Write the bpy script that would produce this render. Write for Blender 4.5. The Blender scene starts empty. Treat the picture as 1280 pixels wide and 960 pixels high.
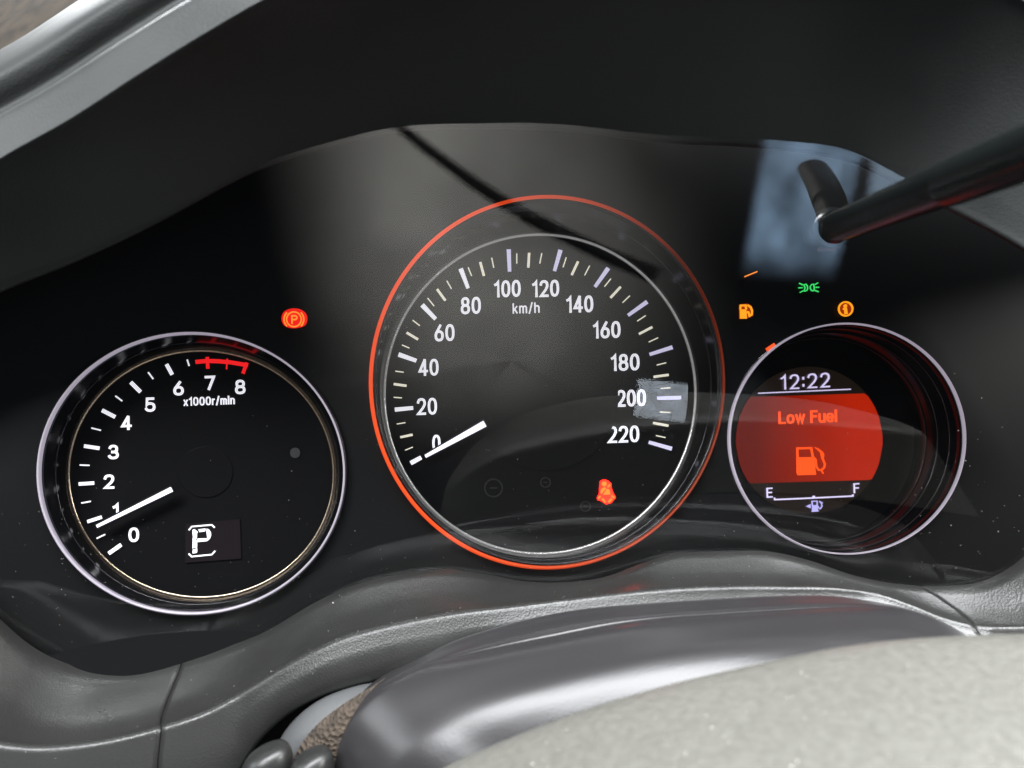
import bpy, bmesh, math, random
from mathutils import Vector, Matrix
random.seed(7)
S = bpy.context.scene
COL = S.collection
# ------------------------------------------------------------------ camera
FPX = 924.4                                     # focal length in pixels of the 1280 wide photo (26 mm on 36 mm)
CAM = Vector((0, 0, 1.05))
_p, _rl = math.radians(-12), math.radians(2.0)
_f = Vector((0, math.cos(_p), math.sin(_p)))
_u0 = Vector((0, -math.sin(_p), math.cos(_p)))
_r0 = Vector((1, 0, 0))
_r = _r0 * math.cos(_rl) - _u0 * math.sin(_rl)
_u = _u0 * math.cos(_rl) + _r0 * math.sin(_rl)
cd = bpy.data.cameras.new('camera'); cam = bpy.data.objects.new('camera', cd); COL.objects.link(cam)
cam.matrix_world = Matrix(((_r.x, _u.x, -_f.x, CAM.x), (_r.y, _u.y, -_f.y, CAM.y), (_r.z, _u.z, -_f.z, CAM.z), (0, 0, 0, 1)))
cd.sensor_width = 36; cd.lens = 26; cd.clip_start = .005; cd.clip_end = 50
cd.dof.use_dof = True; cd.dof.focus_distance = .238; cd.dof.aperture_fstop = 15.0
S.camera = cam
S.view_settings.view_transform = 'Standard'; S.view_settings.look = 'None'
S.view_settings.exposure = 0; S.view_settings.gamma = 1
S.render.engine = 'CYCLES'
cy = S.cycles
cy.use_denoising = True; cy.max_bounces = 4; cy.diffuse_bounces = 2; cy.transparent_max_bounces = 12; cy.glossy_bounces = 4
cy.use_adaptive_sampling = False
cy.sample_clamp_indirect = 4; cy.caustics_reflective = False; cy.caustics_refractive = False
# ------------------------------------------------------------------ geometry of the place
def ray(px, py):
    return _f + _r * ((px - 640) / FPX) + _u * ((480 - py) / FPX)
def P(px, py, d):
    return CAM + ray(px, py) * d
FACE_O = P(640, 560, .24)
FACE_N = -ray(500, 570).normalized()             # normal of the gauge faces, towards the driver
def hit(px, py, o, n):
    d = ray(px, py)
    return CAM + d * ((o - CAM).dot(n) / d.dot(n))
def on(px, py, off=0.0):
    return hit(px, py, FACE_O + FACE_N * off, FACE_N)
# clear lens: leans towards the driver at the top
# it is hollow from side to side, so it faces the driver at both ends
LENS_N = -_f
LZ, LK, LX0, LT = .2125, 1.0, -.02, .21
def lens_d(px, py):
    a, b = (px - 640) / FPX, (480 - py) / FPX; d = .2
    for _ in range(12):
        f = d - LZ + LK * (d * a - LX0) ** 2 + LT * d * b
        d -= f / (1 + 2 * LK * (d * a - LX0) * a + LT * b)
    return d
def lensn(px, py):
    d = lens_d(px, py); return (_r * (-2 * LK * (d * (px - 640) / FPX - LX0)) - _u * LT - _f).normalized()
def onlens(px, py, off=0.0):
    return P(px, py, lens_d(px, py)) + lensn(px, py) * off
# ------------------------------------------------------------------ world and lamps
W = bpy.data.worlds.new('World'); S.world = W; W.use_nodes = True
W.node_tree.nodes['Background'].inputs[0].default_value = (.75, .85, 1, 1)
W.node_tree.nodes['Background'].inputs[1].default_value = .035

def lamp(name, c, xdir, ydir, w, h, rad, color=(1, 1, 1), soft=None, clouds=0.0, spread=180):
    """rectangular area lamp; xdir, ydir span it; soft = fade at (u0, u1, v0, v1) as fractions"""
    l = bpy.data.lights.new(name, 'AREA'); o = bpy.data.objects.new(name, l); COL.objects.link(o)
    l.shape = 'RECTANGLE'; l.size = w; l.size_y = h; l.energy = rad * math.pi * w * h; l.color = color
    l.spread = math.radians(spread)
    x = xdir.normalized(); z = x.cross(ydir).normalized(); y = z.cross(x).normalized()
    o.matrix_world = Matrix(((x.x, y.x, z.x, c.x), (x.y, y.y, z.y, c.y), (x.z, y.z, z.z, c.z), (0, 0, 0, 1)))
    if soft:
        l.use_nodes = True; nt = l.node_tree; N = nt.nodes; em = N['Emission']
        g = N.new('ShaderNodeNewGeometry'); sp = N.new('ShaderNodeSeparateXYZ')
        nt.links.new(g.outputs['Parametric'], sp.inputs[0])
        prev = None
        for ax, a, b in ((0, 0, soft[0]), (0, 1, 1 - soft[1]), (1, 0, soft[2]), (1, 1, 1 - soft[3])):
            if abs(a - b) < 1e-6: continue
            m = N.new('ShaderNodeMapRange'); m.interpolation_type = 'SMOOTHSTEP'
            m.inputs['From Min'].default_value = a; m.inputs['From Max'].default_value = b
            nt.links.new(sp.outputs[ax], m.inputs['Value'])
            if prev is None: prev = m.outputs[0]
            else:
                k = N.new('ShaderNodeMath'); k.operation = 'MULTIPLY'
                nt.links.new(prev, k.inputs[0]); nt.links.new(m.outputs[0], k.inputs[1]); prev = k.outputs[0]
        if clouds:
            t = N.new('ShaderNodeTexNoise'); t.inputs['Scale'].default_value = 3.0; t.inputs['Detail'].default_value = 3
            nt.links.new(g.outputs['Parametric'], t.inputs['Vector'])
            m = N.new('ShaderNodeMapRange'); m.inputs['From Min'].default_value = .3; m.inputs['From Max'].default_value = .7
            m.inputs['To Min'].default_value = 1 - clouds; m.inputs['To Max'].default_value = 1 + clouds
            nt.links.new(t.outputs[0], m.inputs['Value'])
            if prev is None: prev = m.outputs[0]
            else:
                k = N.new('ShaderNodeMath'); k.operation = 'MULTIPLY'
                nt.links.new(prev, k.inputs[0]); nt.links.new(m.outputs[0], k.inputs[1]); prev = k.outputs[0]
        nt.links.new(prev, em.inputs['Strength'])
    return o
def mirrored(px, py, dist):
    """the point that the lens shows at this pixel, dist metres behind it"""
    p = onlens(px, py); d = ray(px, py).normalized(); n = lensn(px, py); rd = d - n * (2 * d.dot(n))
    return p + rd * dist
def lamp_mirrored(name, a, b, c, dist, rad, **kw):
    """lamp whose reflection runs from pixel a (corner) to b (along) and to c (across)"""
    A, B, C_ = mirrored(*a, dist), mirrored(*b, dist), mirrored(*c, dist)
    x, y = B - A, C_ - A
    y = y - x * (y.dot(x) / x.dot(x))
    ctr = A + x / 2 + y / 2
    n = x.cross(y)
    if (-n).dot(onlens(640, 480) - ctr) < 0:      # lamps shine along local -Z
        y_, x_ = x, y; x, y = x_, y_
        if 'soft' in kw and kw['soft']: s = kw['soft']; kw['soft'] = (s[2], s[3], s[0], s[1])
    return lamp(name, ctr, x, y, x.length, y.length, rad, **kw)
X, Y, Z = Vector((1, 0, 0)), Vector((0, 1, 0)), Vector((0, 0, 1))
def lamp_at(name, c, target, w, h, rad, **kw):
    d = (target - c).normalized(); x = d.cross(Z).normalized() if abs(d.z) < .98 else X
    y = x.cross(d)
    return lamp(name, c, x, y, w, h, rad, **kw)
TGT = Vector((0, .2, .97))
lamp_at('overhead_ridge_light', Vector((.12, -.09, 1.76)), Vector((.02, .13, .95)), 1.9, .28, 33.0, color=(.96, .98, 1))  # lamp added above the driver for highlights along the trim ridge
lamp_at('front_glass_daylight', Vector((-.1, 1.0, 1.62)), Vector((0, .1, 1.05)), 1.2, .4, 22.0, color=(.95, .98, 1))
lamp_at('left_window_daylight', Vector((-.85, 0, 1.34)), TGT, .4, .3, 7.5, color=(.95, .98, 1))
lamp_at('right_window_daylight', Vector((.9, 0, 1.38)), TGT, .4, .3, 23.0, color=(1, .99, .95))
# lamps behind the driver, placed to mirror in the clear lens
lamp_mirrored('lens_haze_light', (270, 60), (900, 52), (270, 620), .9, 2.9, color=(1, .98, .92), soft=(.36, .7, .0, .55), clouds=.3)  # lamp added to lay a soft haze over the gauge lens
lamp_mirrored('blue_side_window', (922, 352), (962, 130), (1040, 362), .8, 5.2, color=(.42, .63, .9), soft=(.25, .0, .10, .0), clouds=.75)
lamp_mirrored('blue_side_window_gap', (1084, 268), (1104, 130), (1135, 268), .8, 5.2, color=(.5, .68, .9))

# small lamp added for the bright patch in the flat glass of the speedometer
def face_mirrored(px, py, off, dist):
    p = on(px, py, off); d = ray(px, py).normalized(); return p + (d - FACE_N * (2 * d.dot(FACE_N))) * dist
_a, _b, _c = face_mirrored(792, 520, -.012, .9), face_mirrored(857, 528, -.012, .9), face_mirrored(798, 473, -.012, .9)
_x, _y = _b - _a, _c - _a
if (-_x.cross(_y)).dot(on(822, 500) - _a) < 0: _x, _y = _y, _x
lamp('dial_patch_light', (_b + _c) / 2, _x, _y, _x.length, _y.length, 17.0, color=(.78, .88, 1), soft=(.01, .01, .01, .01), clouds=.3)
# ------------------------------------------------------------------ materials
MATS = {}
def mat(name, color, rough=.5, metal=0, emit=None, estr=0, spec=.5, coat=0, bump=None, mottle=None, sheen=0):
    m = bpy.data.materials.new(name); m.use_nodes = True; nt = m.node_tree; N = nt.nodes; b = N['Principled BSDF']
    b.inputs['Base Color'].default_value = (*color, 1); b.inputs['Roughness'].default_value = rough
    b.inputs['Metallic'].default_value = metal; b.inputs['Specular IOR Level'].default_value = spec
    b.inputs['Coat Weight'].default_value = coat; b.inputs['Coat Roughness'].default_value = .08
    if emit: b.inputs['Emission Color'].default_value = (*emit, 1); b.inputs['Emission Strength'].default_value = estr
    tc = N.new('ShaderNodeTexCoord')
    if mottle:                                   # wear and dirt: (scale, amount)
        t = N.new('ShaderNodeTexNoise'); t.inputs['Scale'].default_value = mottle[0]; t.inputs['Detail'].default_value = 6
        nt.links.new(tc.outputs['Object'], t.inputs['Vector'])
        mr = N.new('ShaderNodeMapRange'); mr.inputs['From Min'].default_value = .3; mr.inputs['From Max'].default_value = .7
        mr.inputs['To Min'].default_value = 1 - mottle[1]; mr.inputs['To Max'].default_value = 1 + mottle[1]
        nt.links.new(t.outputs[0], mr.inputs['Value'])
        mx = N.new('ShaderNodeMix'); mx.data_type = 'RGBA'; mx.blend_type = 'MULTIPLY'; mx.inputs[0].default_value = 1
        mx.inputs[6].default_value = (*color, 1); nt.links.new(mr.outputs[0], mx.inputs[7])
        nt.links.new(mx.outputs[2], b.inputs['Base Color'])
        r2 = N.new('ShaderNodeMapRange'); r2.inputs['From Min'].default_value = .3; r2.inputs['From Max'].default_value = .7
        r2.inputs['To Min'].default_value = rough - .07; r2.inputs['To Max'].default_value = rough + .07
        nt.links.new(t.outputs[0], r2.inputs['Value']); nt.links.new(r2.outputs[0], b.inputs['Roughness'])
    if bump:                                     # list of (kind, scale, strength, distance)
        prev = None
        for kind, sc, st, dist in bump:
            t = N.new('ShaderNodeTexNoise' if kind == 'noise' else 'ShaderNodeTexVoronoi')
            t.inputs['Scale'].default_value = sc
            nt.links.new(tc.outputs['Object'], t.inputs['Vector'])
            bp = N.new('ShaderNodeBump'); bp.inputs['Strength'].default_value = st; bp.inputs['Distance'].default_value = dist
            nt.links.new(t.outputs[0], bp.inputs['Height'])
            if prev: nt.links.new(prev.outputs[0], bp.inputs['Normal'])
            prev = bp
        nt.links.new(prev.outputs[0], b.inputs['Normal'])
    m.cycles.emission_sampling = 'NONE'
    MATS[name] = m
    return m
mat('trim_plastic', (.0195, .0198, .0188), .34, bump=[('voronoi', 1900, .13, .0003)], mottle=(60, .06))
mat('hood_plastic', (.033, .0355, .035), .5, bump=[('voronoi', 1500, .14, .0003)], mottle=(40, .1))
mat('face_black', (.0045, .0047, .005), .5, spec=.12)
mat('dial_black', (.003, .003, .0034), .45, spec=.1)
mat('well_gloss', (.003, .003, .0035), .16, spec=.4)
mat('cap_black', (.005, .005, .0055), .3, spec=.4)
mat('chrome', (.75, .73, .72), .16, metal=1)
mat('ring_bronze', (.62, .5, .38), .25, metal=1, emit=(.6, .42, .28), estr=.07)  # small emission added to lift the metal ring
mat('ring_silver', (.7, .69, .68), .25, metal=.8, emit=(.7, .68, .66), estr=.2)  # low emission added because the metal mirrors only dark surroundings
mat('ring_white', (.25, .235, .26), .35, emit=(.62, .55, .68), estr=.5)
mat('ring_clear_edge', (.02, .02, .022), .14)
mat('print_white', (.7, .7, .72), .5, emit=(.93, .92, 1), estr=.8)
mat('print_lavender', (.6, .58, .7), .5, emit=(.62, .58, .82), estr=.8)
mat('print_cream', (.6, .57, .48), .5, emit=(.85, .8, .66), estr=.8)
mat('needle_white', (.7, .7, .72), .4, emit=(.9, .86, 1), estr=.92)
mat('print_red', (.4, .01, .01), .5, emit=(1, .012, .015), estr=.85)
mat('print_dim', (.005, .0048, .005), .5)
mat('sensor_grey', (.03, .03, .031), .5)
mat('lamp_red', (.3, .01, .01), .5, emit=(1, .012, .006), estr=.8)
m = mat('lamp_red_strong', (.3, .01, .01), .5, emit=(1, .010, .004), estr=7.0); m.cycles.emission_sampling = 'AUTO'
mat('lamp_orange', (.4, .1, .02), .5, emit=(1, .28, .03), estr=1.1)
mat('lamp_redorange', (.4, .05, .02), .5, emit=(1, .09, .012), estr=1.2)
mat('lamp_amber', (.4, .2, .02), .5, emit=(1, .36, .01), estr=1.1)
mat('lamp_amber_dark', (.3, .05, .01), .5, emit=(.5, .035, .003), estr=.4)
mat('lamp_green', (.05, .4, .1), .5, emit=(.05, .8, .16), estr=.9)
mat('screen_orange', (.3, .05, .01), .4, emit=(1, .085, .006), estr=1.05)
mat('screen_lavender', (.4, .4, .5), .4, emit=(.72, .64, .95), estr=.95)
mat('screen_violet', (.3, .3, .5), .4, emit=(.42, .38, .8), estr=.9)
mat('screen_dark', (.008, .006, .005), .3, emit=(.010, .0062, .004), estr=.9)
mat('plate_dim', (.006, .0045, .0055), .5, spec=.1, emit=(.012, .007, .009), estr=.3)
mat('column_gloss', (.0235, .0226, .0240), .30, spec=.5, bump=[('voronoi', 1800, .05, .0002)])
mat('hub_plastic', (.132, .130, .116), .36, bump=[('voronoi', 1900, .3, .0003)], mottle=(700, .12))
mat('shroud_grey', (.07, .072, .074), .5, bump=[('noise', 500, .2, .0004)])
mat('stalk_plastic', (.016, .0165, .016), .36, bump=[('noise', 700, .1, .0003)])
mat('stem_black', (.009, .011, .011), .2, spec=.5, bump=[('noise', 300, .05, .0006)])
mat('collar_gloss', (.02, .022, .024), .12)
mat('fabric_brown', (.055, .041, .03), .9, bump=[('voronoi', 900, .9, .001), ('noise', 400, .6, .001)], mottle=(250, .6))
mat('dash_brown', (.026, .019, .012), .7, mottle=(120, .5))
mat('seam_dark', (.004, .004, .004), .7)
mat('dust_white', (.5, .48, .45), .8)
# the screen's red message field: emission graded from dim left to bright right
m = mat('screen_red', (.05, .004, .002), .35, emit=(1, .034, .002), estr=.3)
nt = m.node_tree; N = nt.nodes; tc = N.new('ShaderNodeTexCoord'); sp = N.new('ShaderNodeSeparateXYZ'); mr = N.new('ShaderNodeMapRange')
nt.links.new(tc.outputs['Object'], sp.inputs[0]); nt.links.new(sp.outputs[0], mr.inputs['Value'])      # emission stronger at the right
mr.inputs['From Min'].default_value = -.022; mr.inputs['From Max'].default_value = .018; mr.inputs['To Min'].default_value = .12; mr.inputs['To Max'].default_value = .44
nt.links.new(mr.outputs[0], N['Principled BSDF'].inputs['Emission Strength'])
# clear plastic
m = bpy.data.materials.new('clear_lens'); m.use_nodes = True; nt = m.node_tree; nt.nodes.clear()
o_ = nt.nodes.new('ShaderNodeOutputMaterial'); mx = nt.nodes.new('ShaderNodeMixShader')
tr = nt.nodes.new('ShaderNodeBsdfTransparent'); gl = nt.nodes.new('ShaderNodeBsdfGlossy'); fr = nt.nodes.new('ShaderNodeFresnel')
gl.inputs['Roughness'].default_value = .014; fr.inputs[0].default_value = 1.72
ge = nt.nodes.new('ShaderNodeNewGeometry'); ma = nt.nodes.new('ShaderNodeMath'); ma.operation = 'MULTIPLY_ADD'   # a thin sheet mirrors alike from both sides
ma.inputs[1].default_value = 1 / 1.6 - 1.6; ma.inputs[2].default_value = 1.6
nt.links.new(ge.outputs['Backfacing'], ma.inputs[0]); nt.links.new(ma.outputs[0], fr.inputs[0])
nt.links.new(fr.outputs[0], mx.inputs[0]); nt.links.new(tr.outputs[0], mx.inputs[1]); nt.links.new(gl.outputs[0], mx.inputs[2])
nt.links.new(mx.outputs[0], o_.inputs[0]); MATS['clear_lens'] = m
m = bpy.data.materials.new('clear_back'); m.use_nodes = True; nt = m.node_tree; nt.nodes.clear()   # rear side: its share of the gloss is in the front's index
o_ = nt.nodes.new('ShaderNodeOutputMaterial'); tr = nt.nodes.new('ShaderNodeBsdfTransparent'); nt.links.new(tr.outputs[0], o_.inputs[0]); MATS['clear_back'] = m
m = MATS['clear_lens'].copy(); m.name = 'dial_clear'; MATS['dial_clear'] = m
for n_ in m.node_tree.nodes:
    if n_.type == 'MATH': n_.inputs[1].default_value = 1 / 1.32 - 1.32; n_.inputs[2].default_value = 1.32
def two_sided(o, front):
    o.data.materials.append(MATS['clear_back'])
    for i, p in enumerate(o.data.polygons): p.material_index = 0 if front(i) else 1
# lit orange light guide round the speedometer: brighter at the left where its lamp feeds it
m = mat('ring_orange', (.2, .03, .008), .4, spec=.2, emit=(1, .085, .014), estr=.6)
nt = m.node_tree; N = nt.nodes; tc = N.new('ShaderNodeTexCoord'); sp = N.new('ShaderNodeSeparateXYZ'); mr = N.new('ShaderNodeMapRange')
nt.links.new(tc.outputs['Object'], sp.inputs[0]); nt.links.new(sp.outputs[0], mr.inputs['Value'])
mr.inputs['From Min'].default_value = -.035; mr.inputs['From Max'].default_value = .045; mr.inputs['To Min'].default_value = .82; mr.inputs['To Max'].default_value = .07
nt.links.new(mr.outputs[0], N['Principled BSDF'].inputs['Emission Strength'])

# ------------------------------------------------------------------ building helpers
ORG = {}
def link(o, parent, origin):
    COL.objects.link(o); o.location = origin; ORG[o.name] = origin.copy()
    if parent is not None:
        o.parent = parent; o.matrix_parent_inverse = Matrix.Translation(-ORG[parent.name])
    return o
def mk(name, verts, faces, mname, parent=None, smooth=False, flip=False):
    c = sum(verts, Vector()) / len(verts)
    me = bpy.data.meshes.new(name); me.from_pydata([v - c for v in verts], [], faces); me.update()
    bm = bmesh.new(); bm.from_mesh(me); bmesh.ops.recalc_face_normals(bm, faces=bm.faces)
    if flip: bmesh.ops.reverse_faces(bm, faces=bm.faces)
    bm.to_mesh(me); bm.free()
    me.materials.append(MATS[mname])
    if smooth: me.polygons.foreach_set('use_smooth', [True] * len(me.polygons))
    o = bpy.data.objects.new(name, me)
    return link(o, parent, c)
def empty(name, loc):
    o = bpy.data.objects.new(name, None); o.empty_display_size = .02
    return link(o, None, loc)
def tag(o, label, cat=None, kind=None, group=None):
    o['label'] = label
    if cat: o['category'] = cat
    if kind: o['kind'] = kind
    if group: o['group'] = group
    return o
def catmull(pts, n, closed=False):
    """n samples per span through points (lists of equal length)"""
    out = []; m = len(pts)
    for i in range(m if closed else m - 1):
        if closed: a, b, c, d = pts[i - 1], pts[i], pts[(i + 1) % m], pts[(i + 2) % m]
        else:
            b, c = pts[i], pts[i + 1]
            a = pts[i - 1] if i > 0 else [2 * x - y for x, y in zip(b, c)]
            d = pts[i + 2] if i + 2 < m else [2 * y - x for x, y in zip(b, c)]
        # centripetal-ish tangents
        def dist(p, q): return max(1e-9, sum((x - y) ** 2 for x, y in zip(p, q)) ** .25)
        t01, t12, t23 = dist(a, b), dist(b, c), dist(c, d)
        m1 = [(q - p) / t01 - (r - p) / (t01 + t12) + (r - q) / t12 for p, q, r in zip(a, b, c)]
        m2 = [(r - q) / t12 - (s - q) / (t12 + t23) + (s - r) / t23 for q, r, s in zip(b, c, d)]
        for k in range(n):
            t = k / n
            h00, h10, h01, h11 = 2*t**3 - 3*t**2 + 1, t**3 - 2*t**2 + t, -2*t**3 + 3*t**2, t**3 - t**2
            out.append([h00*q + h10*u*t12 + h01*r + h11*v*t12 for q, r, u, v in zip(b, c, m1, m2)])
    if not closed: out.append(list(pts[-1]))
    return out
def yx(pts, x):
    """smooth curve y(x) through points sorted by x"""
    n = len(pts)
    i = 0
    while i < n - 2 and x > pts[i + 1][0]: i += 1
    def slope(k):
        if k == 0: return (pts[1][1] - pts[0][1]) / (pts[1][0] - pts[0][0])
        if k == n - 1: return (pts[-1][1] - pts[-2][1]) / (pts[-1][0] - pts[-2][0])
        h0, h1 = pts[k][0] - pts[k-1][0], pts[k+1][0] - pts[k][0]
        d0, d1 = (pts[k][1] - pts[k-1][1]) / h0, (pts[k+1][1] - pts[k][1]) / h1
        return (d0 * h1 + d1 * h0) / (h0 + h1)
    (x0, y0), (x1, y1) = pts[i], pts[i + 1]; h = x1 - x0; t = (x - x0) / h
    if t < 0: return y0 + slope(0) * (x - x0)
    if t > 1: return y1 + slope(n - 1) * (x - x1)
    return (2*t**3 - 3*t**2 + 1)*y0 + (t**3 - 2*t**2 + t)*h*slope(i) + (-2*t**3 + 3*t**2)*y1 + (t**3 - t**2)*h*slope(i + 1)
def grid(name, rows, mname, parent=None, smooth=True, flip=False, closed=False):
    """surface over rows of 3D points"""
    n = len(rows[0]); v = [Vector(p) for r in rows for p in r]; f = []
    for i in range(len(rows) - 1):
        for j in range(n if closed else n - 1):
            k = (j + 1) % n
            f.append((i*n + j, i*n + k, (i+1)*n + k, (i+1)*n + j))
    return mk(name, v, f, mname, parent, smooth, flip)
def patch(name, rows, mname, parent=None, nu=6, nv=5, flip=False):
    """smooth surface through a net of 3D control points"""
    r1 = [catmull([tuple(p) for p in r], nu) for r in rows]
    cols = [catmull([r[j] for r in r1], nv) for j in range(len(r1[0]))]
    return grid(name, [[cols[j][i] for j in range(len(cols))] for i in range(len(cols[0]))], mname, parent, True, flip)
def ell(cx, cy_, rx, ry, n=128, rot=0.0, off=0.0):
    out = []
    for k in range(n):
        t = 2 * math.pi * k / n; a, b = rx * math.cos(t), ry * math.sin(t)
        out.append(on(cx + a * math.cos(rot) - b * math.sin(rot), cy_ + a * math.sin(rot) + b * math.cos(rot), off))
    return out
def ring(name, e, off, profile, mname, parent, n=160, smooth=True, wfun=None):
    """closed profile of (outward metres, towards-driver metres) swept round the ellipse e"""
    base = ell(*e, n=n, off=off); c = sum(base, Vector()) / n
    rows = []
    for (dr, dn) in profile:
        row = []
        for k, p in enumerate(base):
            d = (p - c).normalized(); w = wfun(2 * math.pi * k / n) if wfun else 1
            row.append(p + d * dr * w + FACE_N * dn)
        rows.append(row)
    rows.append(rows[0])
    nn = n; m = len(profile); v = [p for r in rows[:-1] for p in r]; f = []
    for i in range(m):
        for j in range(nn):
            f.append((i*nn + j, i*nn + (j+1) % nn, ((i+1) % m)*nn + (j+1) % nn, ((i+1) % m)*nn + j))
    return mk(name, v, f, mname, parent, smooth)
def tube_profile(r, k=8): return [(r * math.cos(2*math.pi*i/k), r * math.sin(2*math.pi*i/k)) for i in range(k)]
class Mark:
    """flat printed or lit mark on the gauge faces: shapes given in photo pixels, raised by h"""
    def __init__(s, off, h=.0003): s.v, s.f, s.off, s.h, s.q = [], [], off, h, 0
    def poly(s, pts):
        n = len(pts); i = len(s.v)
        a = sum(pts[k][0] * pts[(k+1) % n][1] - pts[(k+1) % n][0] * pts[k][1] for k in range(n))
        if a > 0: pts = pts[::-1]
        s.v += [on(x, y, s.off) for x, y in pts] + [on(x, y, s.off) + FACE_N * (s.h + s.q) for x, y in pts]; s.q += 2e-6
        s.f.append(tuple(range(i + n, i + 2*n)))
        s.f += [(i + k, i + (k+1) % n, i + n + (k+1) % n, i + n + k) for k in range(n)]
        return s
    def stroke(s, pts, w, w2=None, closed=False):
        n = len(pts); L, R = [], []
        for k in range(n):
            if closed: a, b = pts[k-1], pts[(k+1) % n]
            else: a, b = pts[max(0, k-1)], pts[min(n-1, k+1)]
            p = pts[k]
            def un(q, r_):
                d = math.hypot(r_[0]-q[0], r_[1]-q[1]) or 1; return ((r_[0]-q[0])/d, (r_[1]-q[1])/d)
            d1 = un(a, p) if a != p else un(p, b); d2 = un(p, b) if b != p else d1
            t = (d1[0]+d2[0], d1[1]+d2[1]); l = math.hypot(*t) or 1; t = (t[0]/l, t[1]/l)
            nx, ny = -t[1], t[0]; c = max(.45, nx * -d1[1] + ny * d1[0])
            ww = (w if w2 is None else w + (w2 - w) * k / (n - 1)) / 2 / c
            L.append((p[0] + nx*ww, p[1] + ny*ww)); R.append((p[0] - nx*ww, p[1] - ny*ww))
        for k in range(n if closed else n - 1):
            m = (k + 1) % n; s.poly([L[k], L[m], R[m], R[k]])
        return s
    def disc(s, cx, cy_, r, n=20, ry=None):
        return s.poly([(cx + r*math.cos(2*math.pi*k/n), cy_ + (ry or r)*math.sin(2*math.pi*k/n)) for k in range(n)])
    def circle(s, cx, cy_, r, w, n=36, ry=None):
        return s.stroke([(cx + r*math.cos(2*math.pi*k/n), cy_ + (ry or r)*math.sin(2*math.pi*k/n)) for k in range(n)], w, closed=True)
    def arc(s, cx, cy_, rx, ry, a0, a1, w, n=12):
        return s.stroke([(cx + rx*math.cos(math.radians(a0+(a1-a0)*k/n)), cy_ + ry*math.sin(math.radians(a0+(a1-a0)*k/n))) for k in range(n+1)], w)
    def build(s, name, mname, parent): 
        c = sum(s.v, Vector()) / len(s.v)
        me = bpy.data.meshes.new(name); me.from_pydata([v - c for v in s.v], [], s.f); me.update(); me.materials.append(MATS[mname])
        return link(bpy.data.objects.new(name, me), parent, c)
def sup(cx, cy_, rx, ry, a0, a1, e=2.35, n=18):
    out = []
    for k in range(n + 1):
        t = math.radians(a0 + (a1 - a0) * k / n); c, q = math.cos(t), math.sin(t)
        out.append((cx + rx * math.copysign(abs(c) ** (2/e), c), cy_ + ry * math.copysign(abs(q) ** (2/e), q)))
    return out
def cl(*a): return ('c', sup(*a, 0, 360)[:-1])
def st(*p):
    out = []
    for q in p: out += q if isinstance(q, list) else [q]
    return ('o', out)
GLYPH = {  # centre lines in a box one unit high: width, strokes
 '0': (.5, [cl(.25, .5, .25, .5)]), '1': (.25, [st((.0, .8), (.1, .84), (.22, 1), (.22, 0))]),
 '2': (.5, [st(sup(.25, .73, .24, .27, 170, -25), (.36, .4), (.02, 0), (.5, 0))]),
 '3': (.5, [st(sup(.24, .75, .22, .25, 160, -80), (.18, .51)), st((.18, .5), sup(.24, .25, .26, .25, 80, -160))]),
 '4': (.52, [st((.38, 0), (.38, 1)), st((.36, 1), (0, .25), (.52, .25))]),
 '5': (.5, [st((.44, 1), (.07, 1), (.04, .5), sup(.24, .3, .26, .3, 125, -155))]),
 '6': (.5, [cl(.25, .3, .25, .3), st((.01, .32), (.04, .5), (.34, 1))]),
 '7': (.48, [st((0, 1), (.48, 1), (.44, .86), (.18, 0))]),
 '8': (.5, [cl(.25, .76, .215, .24), cl(.25, .26, .25, .26)]),
 'k': (.38, [st((0, 0), (0, 1)), st((.36, .7), (.03, .3)), st((.13, .43), (.38, 0))]),
 'm': (.66, [st((0, 0), (0, .7)), st((0, .4), sup(.165, .45, .165, .25, 180, 0), (.33, 0)), st((.33, .4), sup(.495, .45, .165, .25, 180, 0), (.66, 0))]),
 '/': (.28, [st((0, -.08), (.28, 1.05))]),
 'h': (.4, [st((0, 0), (0, 1)), st((0, .4), sup(.2, .45, .2, .25, 180, 0), (.4, 0))]),
 'x': (.38, [st((0, 0), (.38, .7)), st((0, .7), (.38, 0))]),
 'r': (.22, [st((0, 0), (0, .7)), st((0, .4), sup(.22, .42, .22, .27, 180, 92))]),
 'i': (.0, [st((0, 0), (0, .7)), st((0, .9), (0, 1.02))]),
 'n': (.4, [st((0, 0), (0, .7)), st((0, .4), sup(.2, .45, .2, .25, 180, 0), (.4, 0))]),
 'L': (.42, [st((0, 1), (0, 0), (.42, 0))]), 'o': (.46, [cl(.23, .35, .23, .35)]),
 'w': (.62, [st((0, .7), (.155, 0), (.31, .68), (.465, 0), (.62, .7))]),
 'F': (.42, [st((.42, 1), (0, 1), (0, 0)), st((0, .52), (.37, .52))]),
 'E': (.42, [st((.42, 1), (0, 1), (0, 0), (.42, 0)), st((0, .52), (.37, .52))]),
 'u': (.4, [st((0, .7), sup(.2, .24, .2, .24, 180, 360), (.4, .3)), st((.4, .7), (.4, 0))]),
 'e': (.44, [st((.03, .36), (.44, .36), sup(.22, .35, .22, .35, 6, 318))]),
 'l': (.0, [st((0, 0), (0, 1))]), 'P': (.45, [st((0, 0), (0, 1), (.15, 1), sup(.2, .74, .25, .26, 80, -80), (.15, .48), (0, .48))]),
 ':': (.0, [st((0, .14), (0, .24)), st((0, .68), (0, .78))]), ' ': (.12, [])}
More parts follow.
